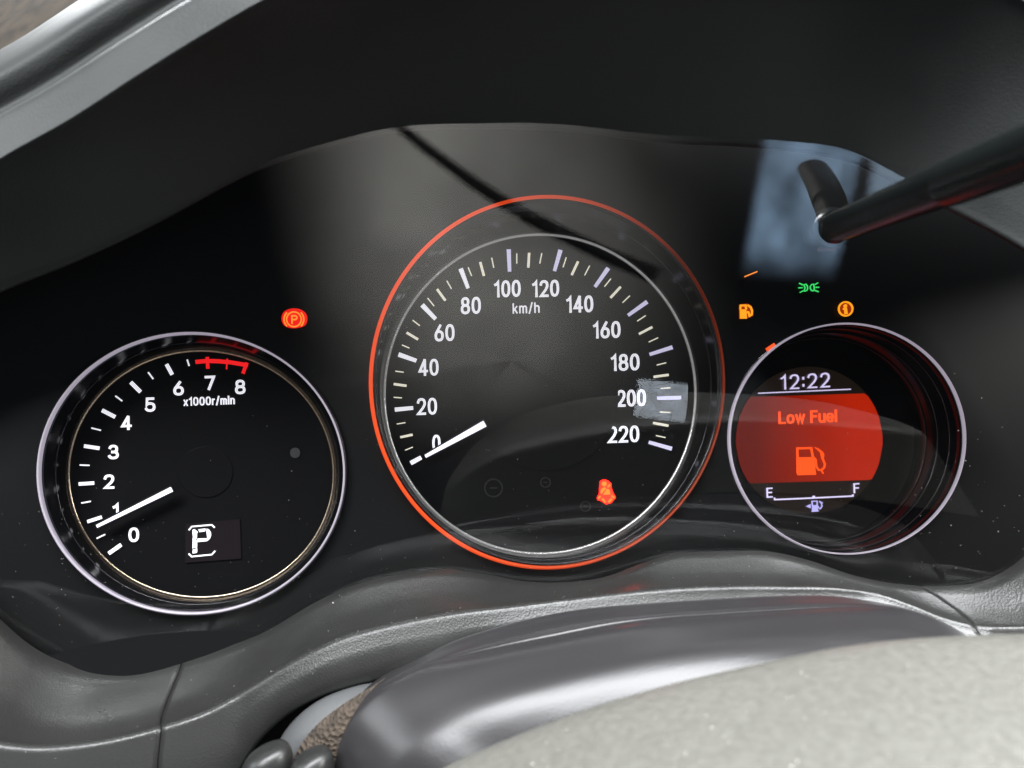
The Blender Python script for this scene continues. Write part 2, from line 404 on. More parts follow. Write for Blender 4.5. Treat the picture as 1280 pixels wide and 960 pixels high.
def text(name, t, cx, cy_, w, h, off, mname, parent, tilt=2.0, sw=3.0, gap=.3):
    """lettering whose ink box is w x h photo pixels, centred at cx, cy, on the gauge face; sw = stroke width"""
    x = 0; strokes = []
    for ch in t:
        gw, gs = GLYPH[ch]
        strokes += [(k, [(x + p[0], p[1]) for p in ps]) for k, ps in gs]; x += gw + gap
    xs = [p[0] for _, ps in strokes for p in ps]; ys = [p[1] for _, ps in strokes for p in ps]
    x0, x1, y0, y1 = min(xs), max(xs), min(ys), max(ys)
    a = math.radians(tilt); ca, sa = math.cos(a), math.sin(a); mk_ = Mark(off)
    for k, ps in strokes:
        q = []
        for (gx, gy) in ps:
            lx = ((gx - x0) / (x1 - x0) - .5) * (w - sw) if x1 > x0 else 0; ly = ((gy - y0) / (y1 - y0) - .5) * (h - sw)
            q.append((cx + lx * ca - ly * sa * .5, cy_ - lx * sa - ly * ca))
        if k == 'o':                                # square the ends off half a stroke further out
            for i, j in ((0, 1), (-1, -2)):
                d = math.hypot(q[i][0]-q[j][0], q[i][1]-q[j][1]) or 1
                q[i] = (q[i][0] + (q[i][0]-q[j][0])/d*sw*.45, q[i][1] + (q[i][1]-q[j][1])/d*sw*.45)
        mk_.stroke(q, sw, closed=(k == 'c'))
    return mk_.build(name, mname, parent)

# ================================================================== INSTRUMENT CLUSTER
cluster = empty('instrument_cluster', on(640, 730, 0))
tag(cluster, 'black car instrument cluster with rev counter, orange ringed speedometer and round red fuel display', 'instrument cluster')
TACH = (242, 591.3, 189.5, 174)
SPEED = (683.3, 478, 220, 231.8)
INFO = (1055.5, 548.5, 148.5, 145)
# ---- black face panel with three round openings
bm = bmesh.new()
def loop(pts):
    vs = [bm.verts.new(p) for p in pts]
    return [bm.edges.new((vs[i], vs[(i+1) % len(vs)])) for i in range(len(vs))]
ed = loop([on(x, y) for x, y in catmull([(-330, 600), (-200, 330), (150, 120), (640, 20), (1100, 40), (1500, 250), (1640, 560), (1400, 900), (640, 900), (100, 1000), (-200, 900)], 8, True)])
for e, k in ((TACH, 1.0), (SPEED, .995), (INFO, 1.0)):
    ed += loop(ell(e[0], e[1], e[2]*k, e[3]*k, n=96))
bmesh.ops.triangle_fill(bm, use_beauty=True, edges=ed)
vs = [v.co.copy() for v in bm.verts]; fs = [tuple(v.index for v in f.verts) for f in (bm.verts.index_update() or bm.faces)]
bm.free()
fp = mk('face_panel', vs, fs, 'face_black', cluster)

def px(zx, zy, s, ox, oy): return (zx / s + ox, zy / s + oy)
# ---- rev counter --------------------------------------------------
TO = -.012
def z1(x, y): return px(x, y, 2.4, 40, 400)
tach = mk('rev_counter', ell(251.5, 592.5, 170, 158, n=96, off=TO), [tuple(range(96))], 'dial_black', cluster)
tag(tach, 'rev counter on the left with white numerals 0 to 8 and a lit P')
grid('well_wall', [ell(242, 591.3, 187.5, 172, off=.001), ell(244.5, 591.8, 180, 166, off=-.003), ell(247, 592, 177, 163.5, off=-.0045), ell(248.5, 592.2, 172, 160, off=-.009), ell(251.5, 592.5, 166.5, 155, off=TO)], 'well_gloss', tach, closed=True)
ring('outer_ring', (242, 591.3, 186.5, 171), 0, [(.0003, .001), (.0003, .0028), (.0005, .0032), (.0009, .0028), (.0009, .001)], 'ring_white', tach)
ring('ring_edge', (242, 591.3, 190.5, 175), 0, [(-.0004, .0002), (-.0004, .0022), (.0002, .0028), (.0005, .0022), (.0005, .0002)], 'ring_clear_edge', tach)
ring('step_ring', (247, 592, 177.5, 164), -.0045, tube_profile(.00022), 'ring_clear_edge', tach)
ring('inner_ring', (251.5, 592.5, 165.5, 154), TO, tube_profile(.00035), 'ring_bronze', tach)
TT = TO + .0004
for a, b, w in (((268, 674), (231, 700), 11), ((210, 591), (167, 605), 10), ((187, 489), (141, 492), 10.5), ((203, 385), (157, 378), 11), ((250, 291), (211, 271), 11.5), ((326, 216), (297, 187), 11.5), ((421, 164), (404, 133), 11)):
    Mark(TT).stroke([z1(*a), z1(*b)], w / 2.4).build('major_tick', 'print_white', tach)
for a, b in (((220, 643), (195, 655)), ((177, 544), (149, 549)), ((173, 436), (144, 435)), ((207, 331), (179, 324)), ((271, 243), (251, 228)), ((364, 177), (349, 157)), ((472, 138), (466, 119))):
    Mark(TT).stroke([z1(*a), z1(*b)], 4.2 / 2.4).build('minor_tick', 'print_white', tach)
Mark(TT).stroke([z1(*p) for p in ((491, 126), (526, 123), (560, 124), (595, 127), (648, 136))], 12 / 2.4).build('red_zone_band', 'print_red', tach)
Mark(TT + .0002).stroke([z1(528, 146), z1(526, 111)], 10 / 2.4).build('red_tick', 'print_red', tach)
Mark(TT + .0002).stroke([z1(584, 148), z1(586, 116)], 4 / 2.4).build('red_tick', 'print_red', tach)
Mark(TT + .0002).stroke([z1(633, 161), z1(645, 128)], 10 / 2.4).build('red_tick', 'print_red', tach)
for t, x, y in (('0', 306, 644), ('1', 252, 572), ('2', 232, 485), ('3', 245, 396), ('4', 284, 309), ('5', 355, 254), ('6', 440, 205), ('7', 534, 189), ('8', 625, 201)):
    c = z1(x, y); text('numeral', t, c[0], c[1], (7.2 if t == '1' else 13), 18, TT, 'print_white', tach, sw=3.1)
c = z1(532, 243); text('unit_print', 'x1000r/min', c[0], c[1], 64, 12, TT, 'print_white', tach, tilt=2, sw=1.65)
def needle3(a, b, w0, w1, off, parent):
    dx, dy = b[0]-a[0], b[1]-a[1]; L = math.hypot(dx, dy); ux, uy = dx/L, dy/L
    Mark(off, .0012).stroke([(a[0]-ux*1.5, a[1]-uy*1.5), b], w0 + 4, w1 + 3.5).build('needle_arm', 'cap_black', parent)
    Mark(off + .0013, .0005).stroke([a, b], w0, w1).build('needle', 'needle_white', parent)
needle3((215.2, 611.5), (121.5, 657.8), 6.2, 3.6, TO + .004, tach)
# hub cap floating over the dial
def cap(e, off, h, parent):
    rows = [ell(e[0], e[1], e[2]*k, e[3]*k, n=64, off=off + z) for k, z in ((1.0, 0), (1.0, h*.5), (.985, h), (.9, h), (.5, h*1.02), (.01, h*1.02))]
    return grid('hub_cap', rows, 'dial_black', parent, smooth=False, closed=True)
cap((257, 590, 34, 32), TO + .0003, .0001, tach)
# gear window and lit P
Mark(TT).poly([(232.5, 655), (300, 648.8), (301.7, 698), (231.7, 703.3)]).build('gear_window', 'plate_dim', tach)
def z6(x, y): return px(x, y, 12.8, 220, 640)
GT = TT + .0004
Mark(GT).stroke([z6(208, 290), z6(255, 232), z6(575, 205), z6(622, 250)], 1.75).build('gear_bracket', 'print_white', tach)
Mark(GT).stroke([z6(205, 665), z6(255, 712), z6(575, 680), z6(628, 622)], 1.75).build('gear_bracket', 'print_white', tach)
for q in ([(268, 283), (300, 275), (352, 318), (338, 345), (338, 400), (320, 445), (276, 400), (268, 350)],
          [(270, 408), (316, 458), (340, 470), (340, 565), (280, 572), (268, 600)], [(270, 612), (284, 596), (340, 575), (342, 640), (326, 655), (268, 662)],
          [(358, 277), (474, 262), (472, 308), (382, 322)], [(492, 264), (530, 278), (560, 325), (564, 372), (545, 425), (505, 420), (492, 330)],
          [(344, 425), (498, 418), (540, 432), (500, 465), (345, 480), (330, 460)]):
    Mark(GT).poly([z6(*p) for p in q]).build('gear_segment', 'print_white', tach)
Mark(TT).disc(369, 566, 6.4, 24).build('light_sensor', 'sensor_grey', tach)
# ---- speedometer ---------------------------------------------------
SO = -.017
def z2(x, y): return px(x, y, 2.7826, 450, 230)
def z3(x, y): return px(x, y, 2.7826, 450, 460)
spd = mk('speedometer', ell(674.8, 492.7, 200, 204, n=96, off=SO), [tuple(range(96))], 'dial_black', cluster)
tag(spd, 'large speedometer with lit orange ring and white numerals 0 to 220')
grid('well_wall', [ell(683.3, 478, 217, 229, off=.001), ell(681, 482, 211, 220, off=-.004), ell(680.5, 483, 208.5, 217, off=-.0055), ell(678, 487, 203, 210, off=-.012), ell(674.8, 492.7, 195, 200, off=SO)], 'well_gloss', spd, closed=True)
def wv(t): return .55 + .45 * max(0, math.cos(t - math.radians(160))) ** .7 + .1
ring('orange_ring', (683.3, 478, 216.3, 228), 0, [(.0002, .0008), (.0002, .0026), (.0006, .0030), (.0013, .0026), (.0013, .0008)], 'ring_orange', spd, wfun=wv)
ring('ring_edge', (683.3, 478, 214.5, 226), 0, [(-.0004, .0002), (-.0003, .0022), (.0002, .0024), (.0004, .0002)], 'ring_clear_edge', spd)
ring('step_ring', (680.5, 483, 208.8, 217.5), -.0055, tube_profile(.00025), 'ring_clear_edge', spd)
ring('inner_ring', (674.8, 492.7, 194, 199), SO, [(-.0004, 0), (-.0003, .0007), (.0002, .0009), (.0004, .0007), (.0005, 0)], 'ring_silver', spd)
ST = SO + .0004
for a, b, w0, w1 in ((z3(176, 331), z3(213, 311), 5.6, 5.2), (z3(121, 145), z3(185, 139), 5.2, 4.6), (z2(134, 593), z2(196, 615), 5.6, 4.8), (z2(216, 421), z2(263, 470), 5.8, 4.6), (z2(350, 295), z2(376, 363), 5.6, 4.2), (z2(517, 228), z2(520, 305), 5.2, 4.2),
                     (z2(697, 230), z2(676, 303), 5.4, 4.2), (z2(863, 293), z2(817, 358), 5.4, 4.2), (z2(998, 410), z2(932, 457), 5.2, 4.2), (z2(1086, 568), z2(1007, 593), 5.0, 4.2), (z3(1116, 103), z3(1033, 105), 4.6, 4.0), (z3(1084, 281), z3(1004, 258), 5.0, 4.2)):
    Mark(ST).stroke([a, b], w0, w1).build('major_tick', 'print_lavender' if a[0] > 630 else 'print_white', spd)
for a, b in ((z3(183, 232), z3(140, 241)), (z2(117, 696), z2(162, 702)), (z2(162, 517), z2(202, 541)), (z2(268, 366), z2(297, 406)), (z2(418, 272), z2(431, 320)), (z2(588, 240), z2(585, 291)), (z2(758, 270), z2(736, 317)), (z2(906, 358), z2(871, 396)), (z2(1016, 498), z2(970, 522)), (z2(1073, 664), z2(1021, 671)), (z3(1019, 191), z3(1072, 201))):
    Mark(ST).stroke([a, b], 3.0).build('medium_tick', 'print_cream', spd)
for a, b in ((z3(184, 275), z3(157, 286)), (z3(158, 190), z3(128, 195)), (z3(146, 104), z3(117, 102)), (z2(152, 655), z2(123, 651)), (z2(172, 571), z2(146, 560)), (z2(208, 493), z2(183, 474)), (z2(258, 425), z2(235, 397)), (z2(318, 365), z2(302, 337)), (z2(388, 320), z2(376, 290)), (z2(465, 292), z2(458, 257)), (z2(545, 277), z2(545, 242)),
             (z2(625, 277), z2(632, 241)), (z2(706, 290), z2(717, 256)), (z2(781, 318), z2(798, 285)), (z2(850, 357), z2(872, 330)), (z2(913, 413), z2(938, 389)), (z2(964, 477), z2(993, 458)), (z2(1004, 550), z2(1036, 535)), (z2(1032, 630), z2(1064, 622)), (z2(1046, 711), z2(1079, 709)), (z3(1043, 153), z3(1078, 155)), (z3(1029, 235), z3(1062, 242))):
    Mark(ST).stroke([a, b], 1.35).build('minor_tick', 'print_cream', spd)
for t, c, w in (('0', (545.5, 554), 10.5), ('20', (533.7, 508), 25), ('40', (535.7, 459.3), 25), ('60', (555.6, 416), 25), ('80', (588.4, 382), 25), ('100', (634.2, 361), 33), ('120', (682, 360.8), 33.5), ('140', (724.6, 380.3), 33.5), ('160', (758.3, 412.4), 34), ('180', (781.3, 453), 35.5), ('200', (789, 497.6), 36), ('220', (779.2, 542.8), 39)):
    text('numeral', t, c[0], c[1], w, 21, ST, 'print_white', spd, sw=3.0)
text('unit_print', 'km/h', 657.5, 385.3, 33.5, 14.5, ST, 'print_white', spd, sw=1.55)
dg = ell(674.8, 492.2, 193, 198, n=72, off=-.0120)
glass = mk('dial_glass', dg + [p - FACE_N*.0008 for p in dg], [tuple(range(72)), tuple(range(143, 71, -1))] + [(i, (i+1) % 72, 72 + (i+1) % 72, 72 + i) for i in range(72)], 'dial_clear', spd)
two_sided(glass, lambda i: i == 0)
needle3((606, 529.5), (531.5, 570.5), 8.2, 4.0, SO + .002, spd)
cap((683, 498, 90, 90), SO + .0009, .0001, spd)
# seat belt warning: red plate, orange figure
def zb(x, y): return px(x, y, 19.2, 735, 590)
seat = Mark(ST).poly([zb(*p) for p in ((290, 215), (370, 180), (460, 200), (550, 270), (560, 400), (610, 520), (660, 610), (610, 670), (550, 740), (430, 770), (330, 700), (230, 670), (215, 610), (270, 520), (270, 400))]).build('seat_belt_lamp', 'lamp_red_strong', spd)
m_ = Mark(ST + .0004); m_.disc(*zb(388, 285), 3.0).poly([zb(*p) for p in ((310, 420), (370, 370), (415, 370), (430, 395), (320, 520), (300, 520))]).poly([zb(*p) for p in ((450, 400), (510, 420), (530, 540), (360, 545))])
m_.stroke([zb(240, 635), zb(300, 580)], 2.2).stroke([zb(470, 365), zb(525, 300)], 2).stroke([zb(560, 570), zb(635, 620)], 2.2).stroke([zb(340, 640), zb(410, 725)], 2.4).stroke([zb(490, 725), zb(570, 640)], 2.4)
m_.build('seat_belt_symbol', 'lamp_orange', spd)
for c, r in (((617, 610), 11), ((682, 603), 6), ((732, 633), 6)):
    Mark(ST).circle(c[0], c[1], r, 1.6, 20).stroke([(c[0]-r*.4, c[1]), (c[0]+r*.4, c[1])], 1.6).build('unlit_symbol', 'print_dim', spd)
# ---- right hand display ---------------------------------------------
IO = -.027
info = mk('fuel_display', ell(1016, 549.5, 128, 128, n=96, off=IO), [tuple(range(96))], 'cap_black', cluster)
tag(info, 'round display on the right showing 12:22 and a red Low Fuel message')
STEP = [(INFO[0], INFO[1], 146.5, 143, .001), (1050, 548.7, 144.5, 141, -.004), (1046, 549, 141, 138.5, -.0048), (1040, 549, 139.5, 137, -.010), (1037, 549.2, 135, 133, -.0108), (1031, 549.3, 133, 131.5, -.016), (1028, 549.5, 129, 127, -.017), (1016, 549.5, 127, 127, IO)]
grid('well_wall', [ell(*e[:4], off=e[4]) for e in STEP], 'well_gloss', info, closed=True)
ring('outer_ring', (INFO[0], INFO[1], 145.5, 142.3), 0, [(.0000, .0008), (.0000, .0022), (.0003, .0026), (.0007, .0022), (.0007, .0008)], 'ring_white', info, wfun=lambda t: .12 + .88 * (.5 - .5 * math.cos(t)) ** .8)
for e in (STEP[2], STEP[4], STEP[6]):
    ring('step_ring', e[:4], e[4], tube_profile(.00022), 'ring_clear_edge', info)
IT = IO + .0006
Mark(IT - .0004).disc(1011, 550.5, 92, 72).build('screen_glass', 'screen_dark', info)
pts = []
for k in range(73):
    t = 2*math.pi*k/72; x, y = 1011 + 91.6*math.cos(t), 550.5 + 91.6*math.sin(t)
    pts.append((x, y))
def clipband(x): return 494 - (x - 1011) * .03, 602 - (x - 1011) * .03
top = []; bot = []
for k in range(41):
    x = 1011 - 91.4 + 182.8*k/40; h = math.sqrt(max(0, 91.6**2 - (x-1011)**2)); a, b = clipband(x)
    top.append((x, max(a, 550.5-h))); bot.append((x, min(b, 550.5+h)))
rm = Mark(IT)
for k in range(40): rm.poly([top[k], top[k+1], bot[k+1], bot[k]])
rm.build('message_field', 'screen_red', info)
IG = IT + .0005
text('clock_print', '12:22', 1006.3, 476.5, 61, 18.5, IG, 'screen_lavender', info, tilt=3, sw=2.0, gap=.32)
def z4(x, y): return px(x, y, 7.111, 935, 450)
def z5(x, y): return px(x, y, 7.111, 935, 550)
Mark(IG).stroke([z4(90, 296), z4(912, 260)], 1.3).build('clock_line', 'screen_lavender', info)
text('message_print', 'Low Fuel', 1009.3, 521, 73, 16, IG, 'screen_orange', info, tilt=2, sw=2.7, gap=.24)
pm = Mark(IG); pm.stroke([z5(440, 300), z5(437, 75), z5(560, 72), z5(575, 155), z5(590, 295)], 2.6).poly([z5(*p) for p in ((443, 155), (570, 152), (590, 300), (447, 302))]).stroke([z5(437, 304), z5(602, 298)], 2.8)
pm.stroke([z5(*p) for p in ((580, 152), (600, 175), (605, 235), (625, 265), (650, 268), (675, 245), (682, 215), (660, 165))], 2.2).poly([z5(*p) for p in ((585, 62), (620, 72), (662, 105), (675, 125), (670, 170), (650, 165), (640, 110))]).stroke([z5(652, 272), z5(668, 300)], 1.4)
pm.build('fuel_pump_symbol', 'screen_orange', info)
text('fuel_scale_print', 'E', z5(190, 468)[0], z5(190, 468)[1], 7.6, 12.5, IG, 'screen_lavender', info, tilt=3, sw=1.7)
text('fuel_scale_print', 'F', z5(962, 428)[0], z5(962, 428)[1], 7.2, 12.5, IG, 'screen_lavender', info, tilt=3, sw=1.7)
Mark(IG).stroke([z5(233, 512), z5(236, 530), z5(585, 515), z5(930, 498), z5(930, 483)], 1.7).stroke([z5(583, 496), z5(584, 514)], 3).build('fuel_scale', 'screen_lavender', info)
pm = Mark(IG).poly([z5(512, 590), z5(553, 570), z5(555, 606)]).stroke([z5(570, 585), z5(567, 545), z5(610, 542), z5(614, 580)], 1.3).poly([z5(*p) for p in ((567, 580), (614, 577), (620, 630), (568, 634))]).stroke([z5(564, 635), z5(626, 630)], 1.2)
pm.stroke([z5(*p) for p in ((618, 585), (628, 605), (640, 612), (655, 590), (652, 565), (635, 545))], 1.2).stroke([z5(630, 545), z5(660, 560)], 1.4).build('filler_side_symbol', 'screen_violet', info)
# ---- warning lamps on the face panel
def zp(x, y): return px(x, y, 16, 340, 370)
bl = Mark(.0004).poly([zp(*p) for p in catmull([(190, 450), (230, 330), (330, 270), (450, 250), (580, 275), (680, 350), (710, 460), (670, 580), (560, 630), (440, 645), (320, 630), (230, 570)], 3, True)]).build('parking_brake_lamp', 'lamp_red', cluster)
tag(bl, 'red glowing parking brake lamp with P in a circle')
c = zp(440, 468)
pm = Mark(.0008).circle(c[0], c[1], 9.2, 1.6).arc(c[0], c[1], 12.3, 12, -45, 45, 1.6).arc(c[0], c[1], 12.3, 12, 135, 225, 1.6)
pm.build('brake_symbol', 'lamp_orange', bl)
text('brake_letter', 'P', zp(450, 470)[0], zp(450, 470)[1], 8, 11, .0008, 'lamp_orange', bl, sw=1.8)
def zw(x, y): return px(x, y, 7.111, 910, 330)
fl = Mark(.0004).poly([zw(*p) for p in ((97, 362), (170, 352), (205, 372), (220, 410), (218, 465), (170, 485), (98, 490))]).build('low_fuel_lamp', 'lamp_amber_dark', cluster)
tag(fl, 'small amber fuel pump lamp beside the orange ring')
pm = Mark(.0008).poly([zw(*p) for p in ((104, 404), (160, 404), (166, 486), (106, 486))]).stroke([zw(107, 404), zw(110, 370), zw(155, 368), zw(160, 404)], 2.2)
pm.stroke([zw(*p) for p in ((172, 366), (200, 385), (212, 415), (210, 450), (190, 462), (180, 430), (168, 425))], 2.2).build('fuel_pump_symbol', 'lamp_amber', fl)
il = Mark(.0004).disc(*zw(1043, 400), 9.2, 24).build('information_lamp', 'lamp_amber_dark', cluster)
tag(il, 'round amber information lamp with letter i')
Mark(.0008).circle(*zw(1043, 400), 8.6, 1.9).disc(*zw(1040, 374), 2.1).poly([zw(*p) for p in ((1020, 392), (1052, 390), (1060, 445), (1034, 447), (1032, 406), (1020, 406))]).build('information_symbol', 'lamp_amber', il)
gm = Mark(.0006)
gm.stroke([zw(*p) for p in ((672, 185), (690, 180), (703, 195), (706, 215), (700, 235), (685, 242), (676, 240), (682, 212))], 1.2, closed=True)
gm.stroke([zw(*p) for p in ((757, 180), (740, 184), (729, 200), (729, 218), (738, 235), (755, 240), (762, 236), (765, 210))], 1.2, closed=True)
for a, b in (((630, 172), (663, 187)), ((624, 213), (660, 212)), ((637, 254), (668, 238)), ((770, 185), (798, 168)), ((777, 208), (808, 208)), ((771, 235), (802, 248))):
    gm.stroke([zw(*a), zw(*b)], 1.3)
tag(gm.build('side_light_lamp', 'lamp_green', cluster), 'green side light lamp symbol above the round display')
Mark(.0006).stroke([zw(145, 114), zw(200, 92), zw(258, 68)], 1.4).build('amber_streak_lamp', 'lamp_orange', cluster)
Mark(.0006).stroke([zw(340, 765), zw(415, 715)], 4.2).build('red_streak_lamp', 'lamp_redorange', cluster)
# ---- trip knob stem through the lens
def tube3(name, path, radii, mname, parent, k=28, capend=True):
    rows = []
    for i, p in enumerate(path):
        d = (path[min(i+1, len(path)-1)] - path[max(i-1, 0)]).normalized()
        a = d.cross(Z).normalized(); b = d.cross(a).normalized()
        rows.append([p + (a*math.cos(2*math.pi*j/k) + b*math.sin(2*math.pi*j/k))*radii[i] for j in range(k)])
    return grid(name, rows, mname, parent, closed=True)
ka, kb = P(1046, 283, .191), P(1330, 174, .108)
kd = (kb - ka).normalized()
stem = tube3('trip_knob', [ka - kd*.004, ka, ka + (kb-ka)*.3, ka + (kb-ka)*.63, ka + (kb-ka)*.64, ka + (kb-ka)*.65, kb, ka + (kb-ka)*2.3], [.0040, .0040, .0041, .0042, .0044, .0044, .0044, .0044], 'stem_black', cluster)
tag(stem, 'black trip knob stem reaching out of the lens towards the driver')
cl = [ka - kd*.012, ka - kd*.006, ka - kd*.001, ka - kd*.0005, ka - kd*.0012]
tube3('collar', [ka - kd*.010, ka - kd*.0035, ka - kd*.0025, ka - kd*.002, ka - kd*.0022, ka - kd*.004], [.0056, .0056, .0054, .0050, .0046, .0040], 'collar_gloss', stem)
tube3('stem_foot', [ka - kd*.010, ka - kd*.001, ka + kd*.0005], [.0044, .0044, .0039], 'stem_black', stem)
# ---- clear lens
LP = [(-260, 560), (-150, 420), (0, 330), (180, 250), (320, 180), (500, 128), (700, 125), (900, 143), (1060, 160), (1200, 225), (1330, 310), (1420, 420), (1400, 600), (1320, 720), (1220, 745), (1100, 745), (960, 708), (830, 712), (700, 742), (560, 728), (420, 765), (250, 838), (120, 850), (0, 800), (-150, 690)]
LB = catmull(LP, 4, True)
def lens_sheet(off): return [[onlens(640 + (x - 640) * t, 450 + (y - 450) * t, off) for x, y in LB] for t in [.001] + [k / 14 for k in range(1, 15)]]
lens = grid('lens_cover', lens_sheet(.0018) + lens_sheet(0)[::-1], 'clear_lens', cluster, closed=True)
two_sided(lens, lambda i: i < 14 * len(LB))
tag(lens, 'clear plastic lens with faint reflections over all gauges')

# ================================================================== DASHBOARD HOOD over the cluster
H0 = [(-250, 500), (-120, 425), (0, 365), (100, 325), (190, 283), (320, 215), (410, 185), (500, 165), (600, 162), (700, 164), (830, 179), (930, 183), (1049, 198), (1113, 225), (1180, 258), (1280, 312), (1400, 400), (1500, 520)]
H3 = [(-330, 430), (-150, 300), (0, 203), (90, 152), (170, 100), (250, 50), (340, -2), (430, -45), (560, -90), (700, -110), (850, -115), (970, -100), (1090, -75), (1180, -45), (1270, 0), (1370, 70), (1480, 180), (1580, 320)]
r0 = [onlens(x, y) for x, y in H0]
rm1 = [CAM + (p - CAM)*1.3 + (P(x, y, .2) - P(640, 480, .2)).normalized()*.012 for p, (x, y) in zip(r0, H0)]
def back_(x): return .045 * min(1, max(0, (420 - x) / 750)) ** 1.3 + .045 * min(1, max(0, (x - 1000) / 580)) ** 1.3
r3 = [P(x, y, .145 + back_(x)) for x, y in H3]
ctr = Vector((0, 0, 0))
def lerp(a, b, t): return a + (b - a) * t
def outward(pts):                                  # outward pixel normals of the lip curve
    o = []
    for i in range(len(pts)):
        a, b = pts[max(0, i-1)], pts[min(len(pts)-1, i+1)]
        dx, dy = b[0]-a[0], b[1]-a[1]; l = math.hypot(dx, dy); o.append((dy/l, -dx/l))
    return o
HN = outward(H3)
def hrow(k, d): return [P(x + nx*k, y + ny*k, d + back_(x)) for (x, y), (nx, ny) in zip(H3, HN)]
def bulge(t, b): return [lerp(p, q, t) + _u*b for p, q in zip(r0, r3)]
hood_rows = [rm1, r0, bulge(.05, .0003), bulge(.3, .003), bulge(.6, .004), bulge(.9, .0015), r3, hrow(4, .1443), hrow(9, .1446), hrow(30, .1462), hrow(46, .1474), hrow(49, .1479), hrow(51, .1500), hrow(52, .1600), hrow(56, .1660), hrow(78, .1640), hrow(94, .1632), hrow(102, .1645), hrow(112, .172), hrow(119, .19), hrow(123, .22)]
# the two ends are closed with Catmull-Rom rows; lip rows lie close together so the edges stay crisp
hood = patch('dashboard_hood', hood_rows, 'hood_plastic', None, nu=6, nv=4)
tag(hood, 'dark grey plastic hood arching over the gauges with a lighter front lip', 'dashboard hood')
dash = patch('dashboard', [[P(-300, 330, .27), P(40, 90, .27), P(400, -150, .27)], [P(-300, 260, .3), P(20, 20, .3), P(400, -220, .3)], [P(-300, 60, .5), P(0, -140, .5), P(400, -380, .5)]], 'dash_brown', None, nu=6, nv=3)
tag(dash, 'brown dashboard top just visible in the upper left corner', 'dashboard')

# ================================================================== LOWER TRIM
T_ = [(-260, 560), (-120, 650), (-40, 725), (0, 762), (40, 797), (85, 821), (150, 829), (235, 815), (330, 785), (400, 745), (440, 727), (500, 712), (560, 706), (610, 712), (650, 720), (700, 722), (760, 714), (800, 699), (830, 689), (900, 684), (960, 684), (1010, 695), (1060, 712), (1120, 724), (1180, 726), (1220, 721), (1255, 705), (1285, 680), (1330, 620), (1400, 500)]
R_ = [(-260, 860), (-100, 905), (0, 930), (40, 933), (100, 929), (200, 908), (260, 888), (310, 861), (360, 830), (420, 800), (480, 783), (560, 767), (640, 756), (720, 746), (800, 738), (900, 733), (980, 733), (1050, 734), (1100, 741), (1140, 755), (1180, 771), (1210, 779), (1240, 783), (1280, 785), (1400, 785)]
L_ = [(-260, 1120), (0, 1100), (150, 1080), (240, 1030), (285, 985), (315, 935), (350, 898), (390, 874), (440, 857), (490, 846), (560, 832), (640, 812), (760, 792), (900, 782), (1000, 775), (1100, 775), (1180, 800), (1260, 830), (1400, 840)]
def trim_section(x, dx=0):
    """one cross section from the lens edge over the ridge down to the lower edge"""
    ty, ry, ly = yx(T_, x), yx(R_, x), yx(L_, x)
    t = onlens(x, ty, .003); side = max(0, (60 - x) / 300) + max(0, (x - 1200) / 300)
    rdep = .194 - .02 * min(1, max(0, (300 - x) / 400)) - .010 * min(1, max(0, (x - 1080) / 160))
    r = P(x, ry, rdep); l = P(x, ly, rdep - .0020)
    back = CAM + (t - CAM) * 1.18 - _u * .008
    out = [back, CAM + (t - CAM) * 1.01 - _u * .0004, t]
    # slightly hollow upper surface
    hol = .0032 + .009 * min(1, max(0, (330 - x) / 330)) + .004 * min(1, max(0, (x - 1130) / 150))
    for k in (.12, .3, .5, .7, .85): out.append(lerp(t, r, k) - _u * hol * math.sin(math.pi * k))
    a = lerp(t, r, .93) - _u * hol * .12; b = lerp(r, l, min(.3, .0019 / max(1e-4, (l - r).length)))
    for k in (0, .25, .5, .75, 1): out.append(a*(1-k)**2 + r*2*k*(1-k) + b*k*k)
    for k in (.2, .5, .8, .95, 1.0): out.append(lerp(b, l, k) + FACE_N * .0015 * math.sin(math.pi * k))
    out.append(l - FACE_N * .002 - _u * .0012); out.append(l - FACE_N * .05 + _u * .002)
    return out
SEAM_L = [(238, 790), (235, 815), (222, 850), (204, 893), (200, 930), (200, 1080)]     # px of the left seam, top to bottom
SEAM_R = [(1085, 700), (1124, 722), (1165, 742), (1195, 762), (1215, 780), (1222, 790), (1226, 830)]
def seam_x(seam, py):
    s = [(y, x) for x, y in seam]
    if py <= s[0][0]: return s[0][1]
    if py >= s[-1][0]: return s[-1][1]
    return yx(s, py)
def project(p):
    d = p - CAM; z = d.dot(_f); return 640 + FPX * d.dot(_r) / z, 480 - FPX * d.dot(_u) / z
def trim(name, x0, x1, n, s0=None, s1=None):
    """sections between x0 and x1; ends that meet a seam are sheared to follow it"""
    secs = []
    m = len(trim_section(400))
    for j in range(n + 1):
        t = j / n; row = []
        for i in range(m):
            xa, xb = x0, x1
            for it in range(3):
                x = xa + (xb - xa) * t
                p = trim_section(x)[i]; q = project(p)[1]
                if s0: xa = seam_x(s0, project(trim_section(xa)[i])[1]) + .8
                if s1: xb = seam_x(s1, project(trim_section(xb)[i])[1]) - .8
            row.append(trim_section(xa + (xb - xa) * t)[i])
        # turn the end sections down into the seam
        secs.append(row)
    if s0: secs.insert(0, [p - FACE_N*.004 + _r*.0006 - _u*.003 for p in secs[0]])
    if s1: secs.append([p - FACE_N*.004 - _r*.0006 - _u*.003 for p in secs[-1]])
    return grid(name, secs, 'trim_plastic')
ct = trim('trim_panel', 220, 1200, 150, SEAM_L, SEAM_R)
tag(ct, 'dark grey trim panel under the gauges with a ridge, between the two seams', 'trim panel', kind='thing', group='trim panels round the gauges')
lt = trim('trim_panel', -260, 220, 70, None, SEAM_L)
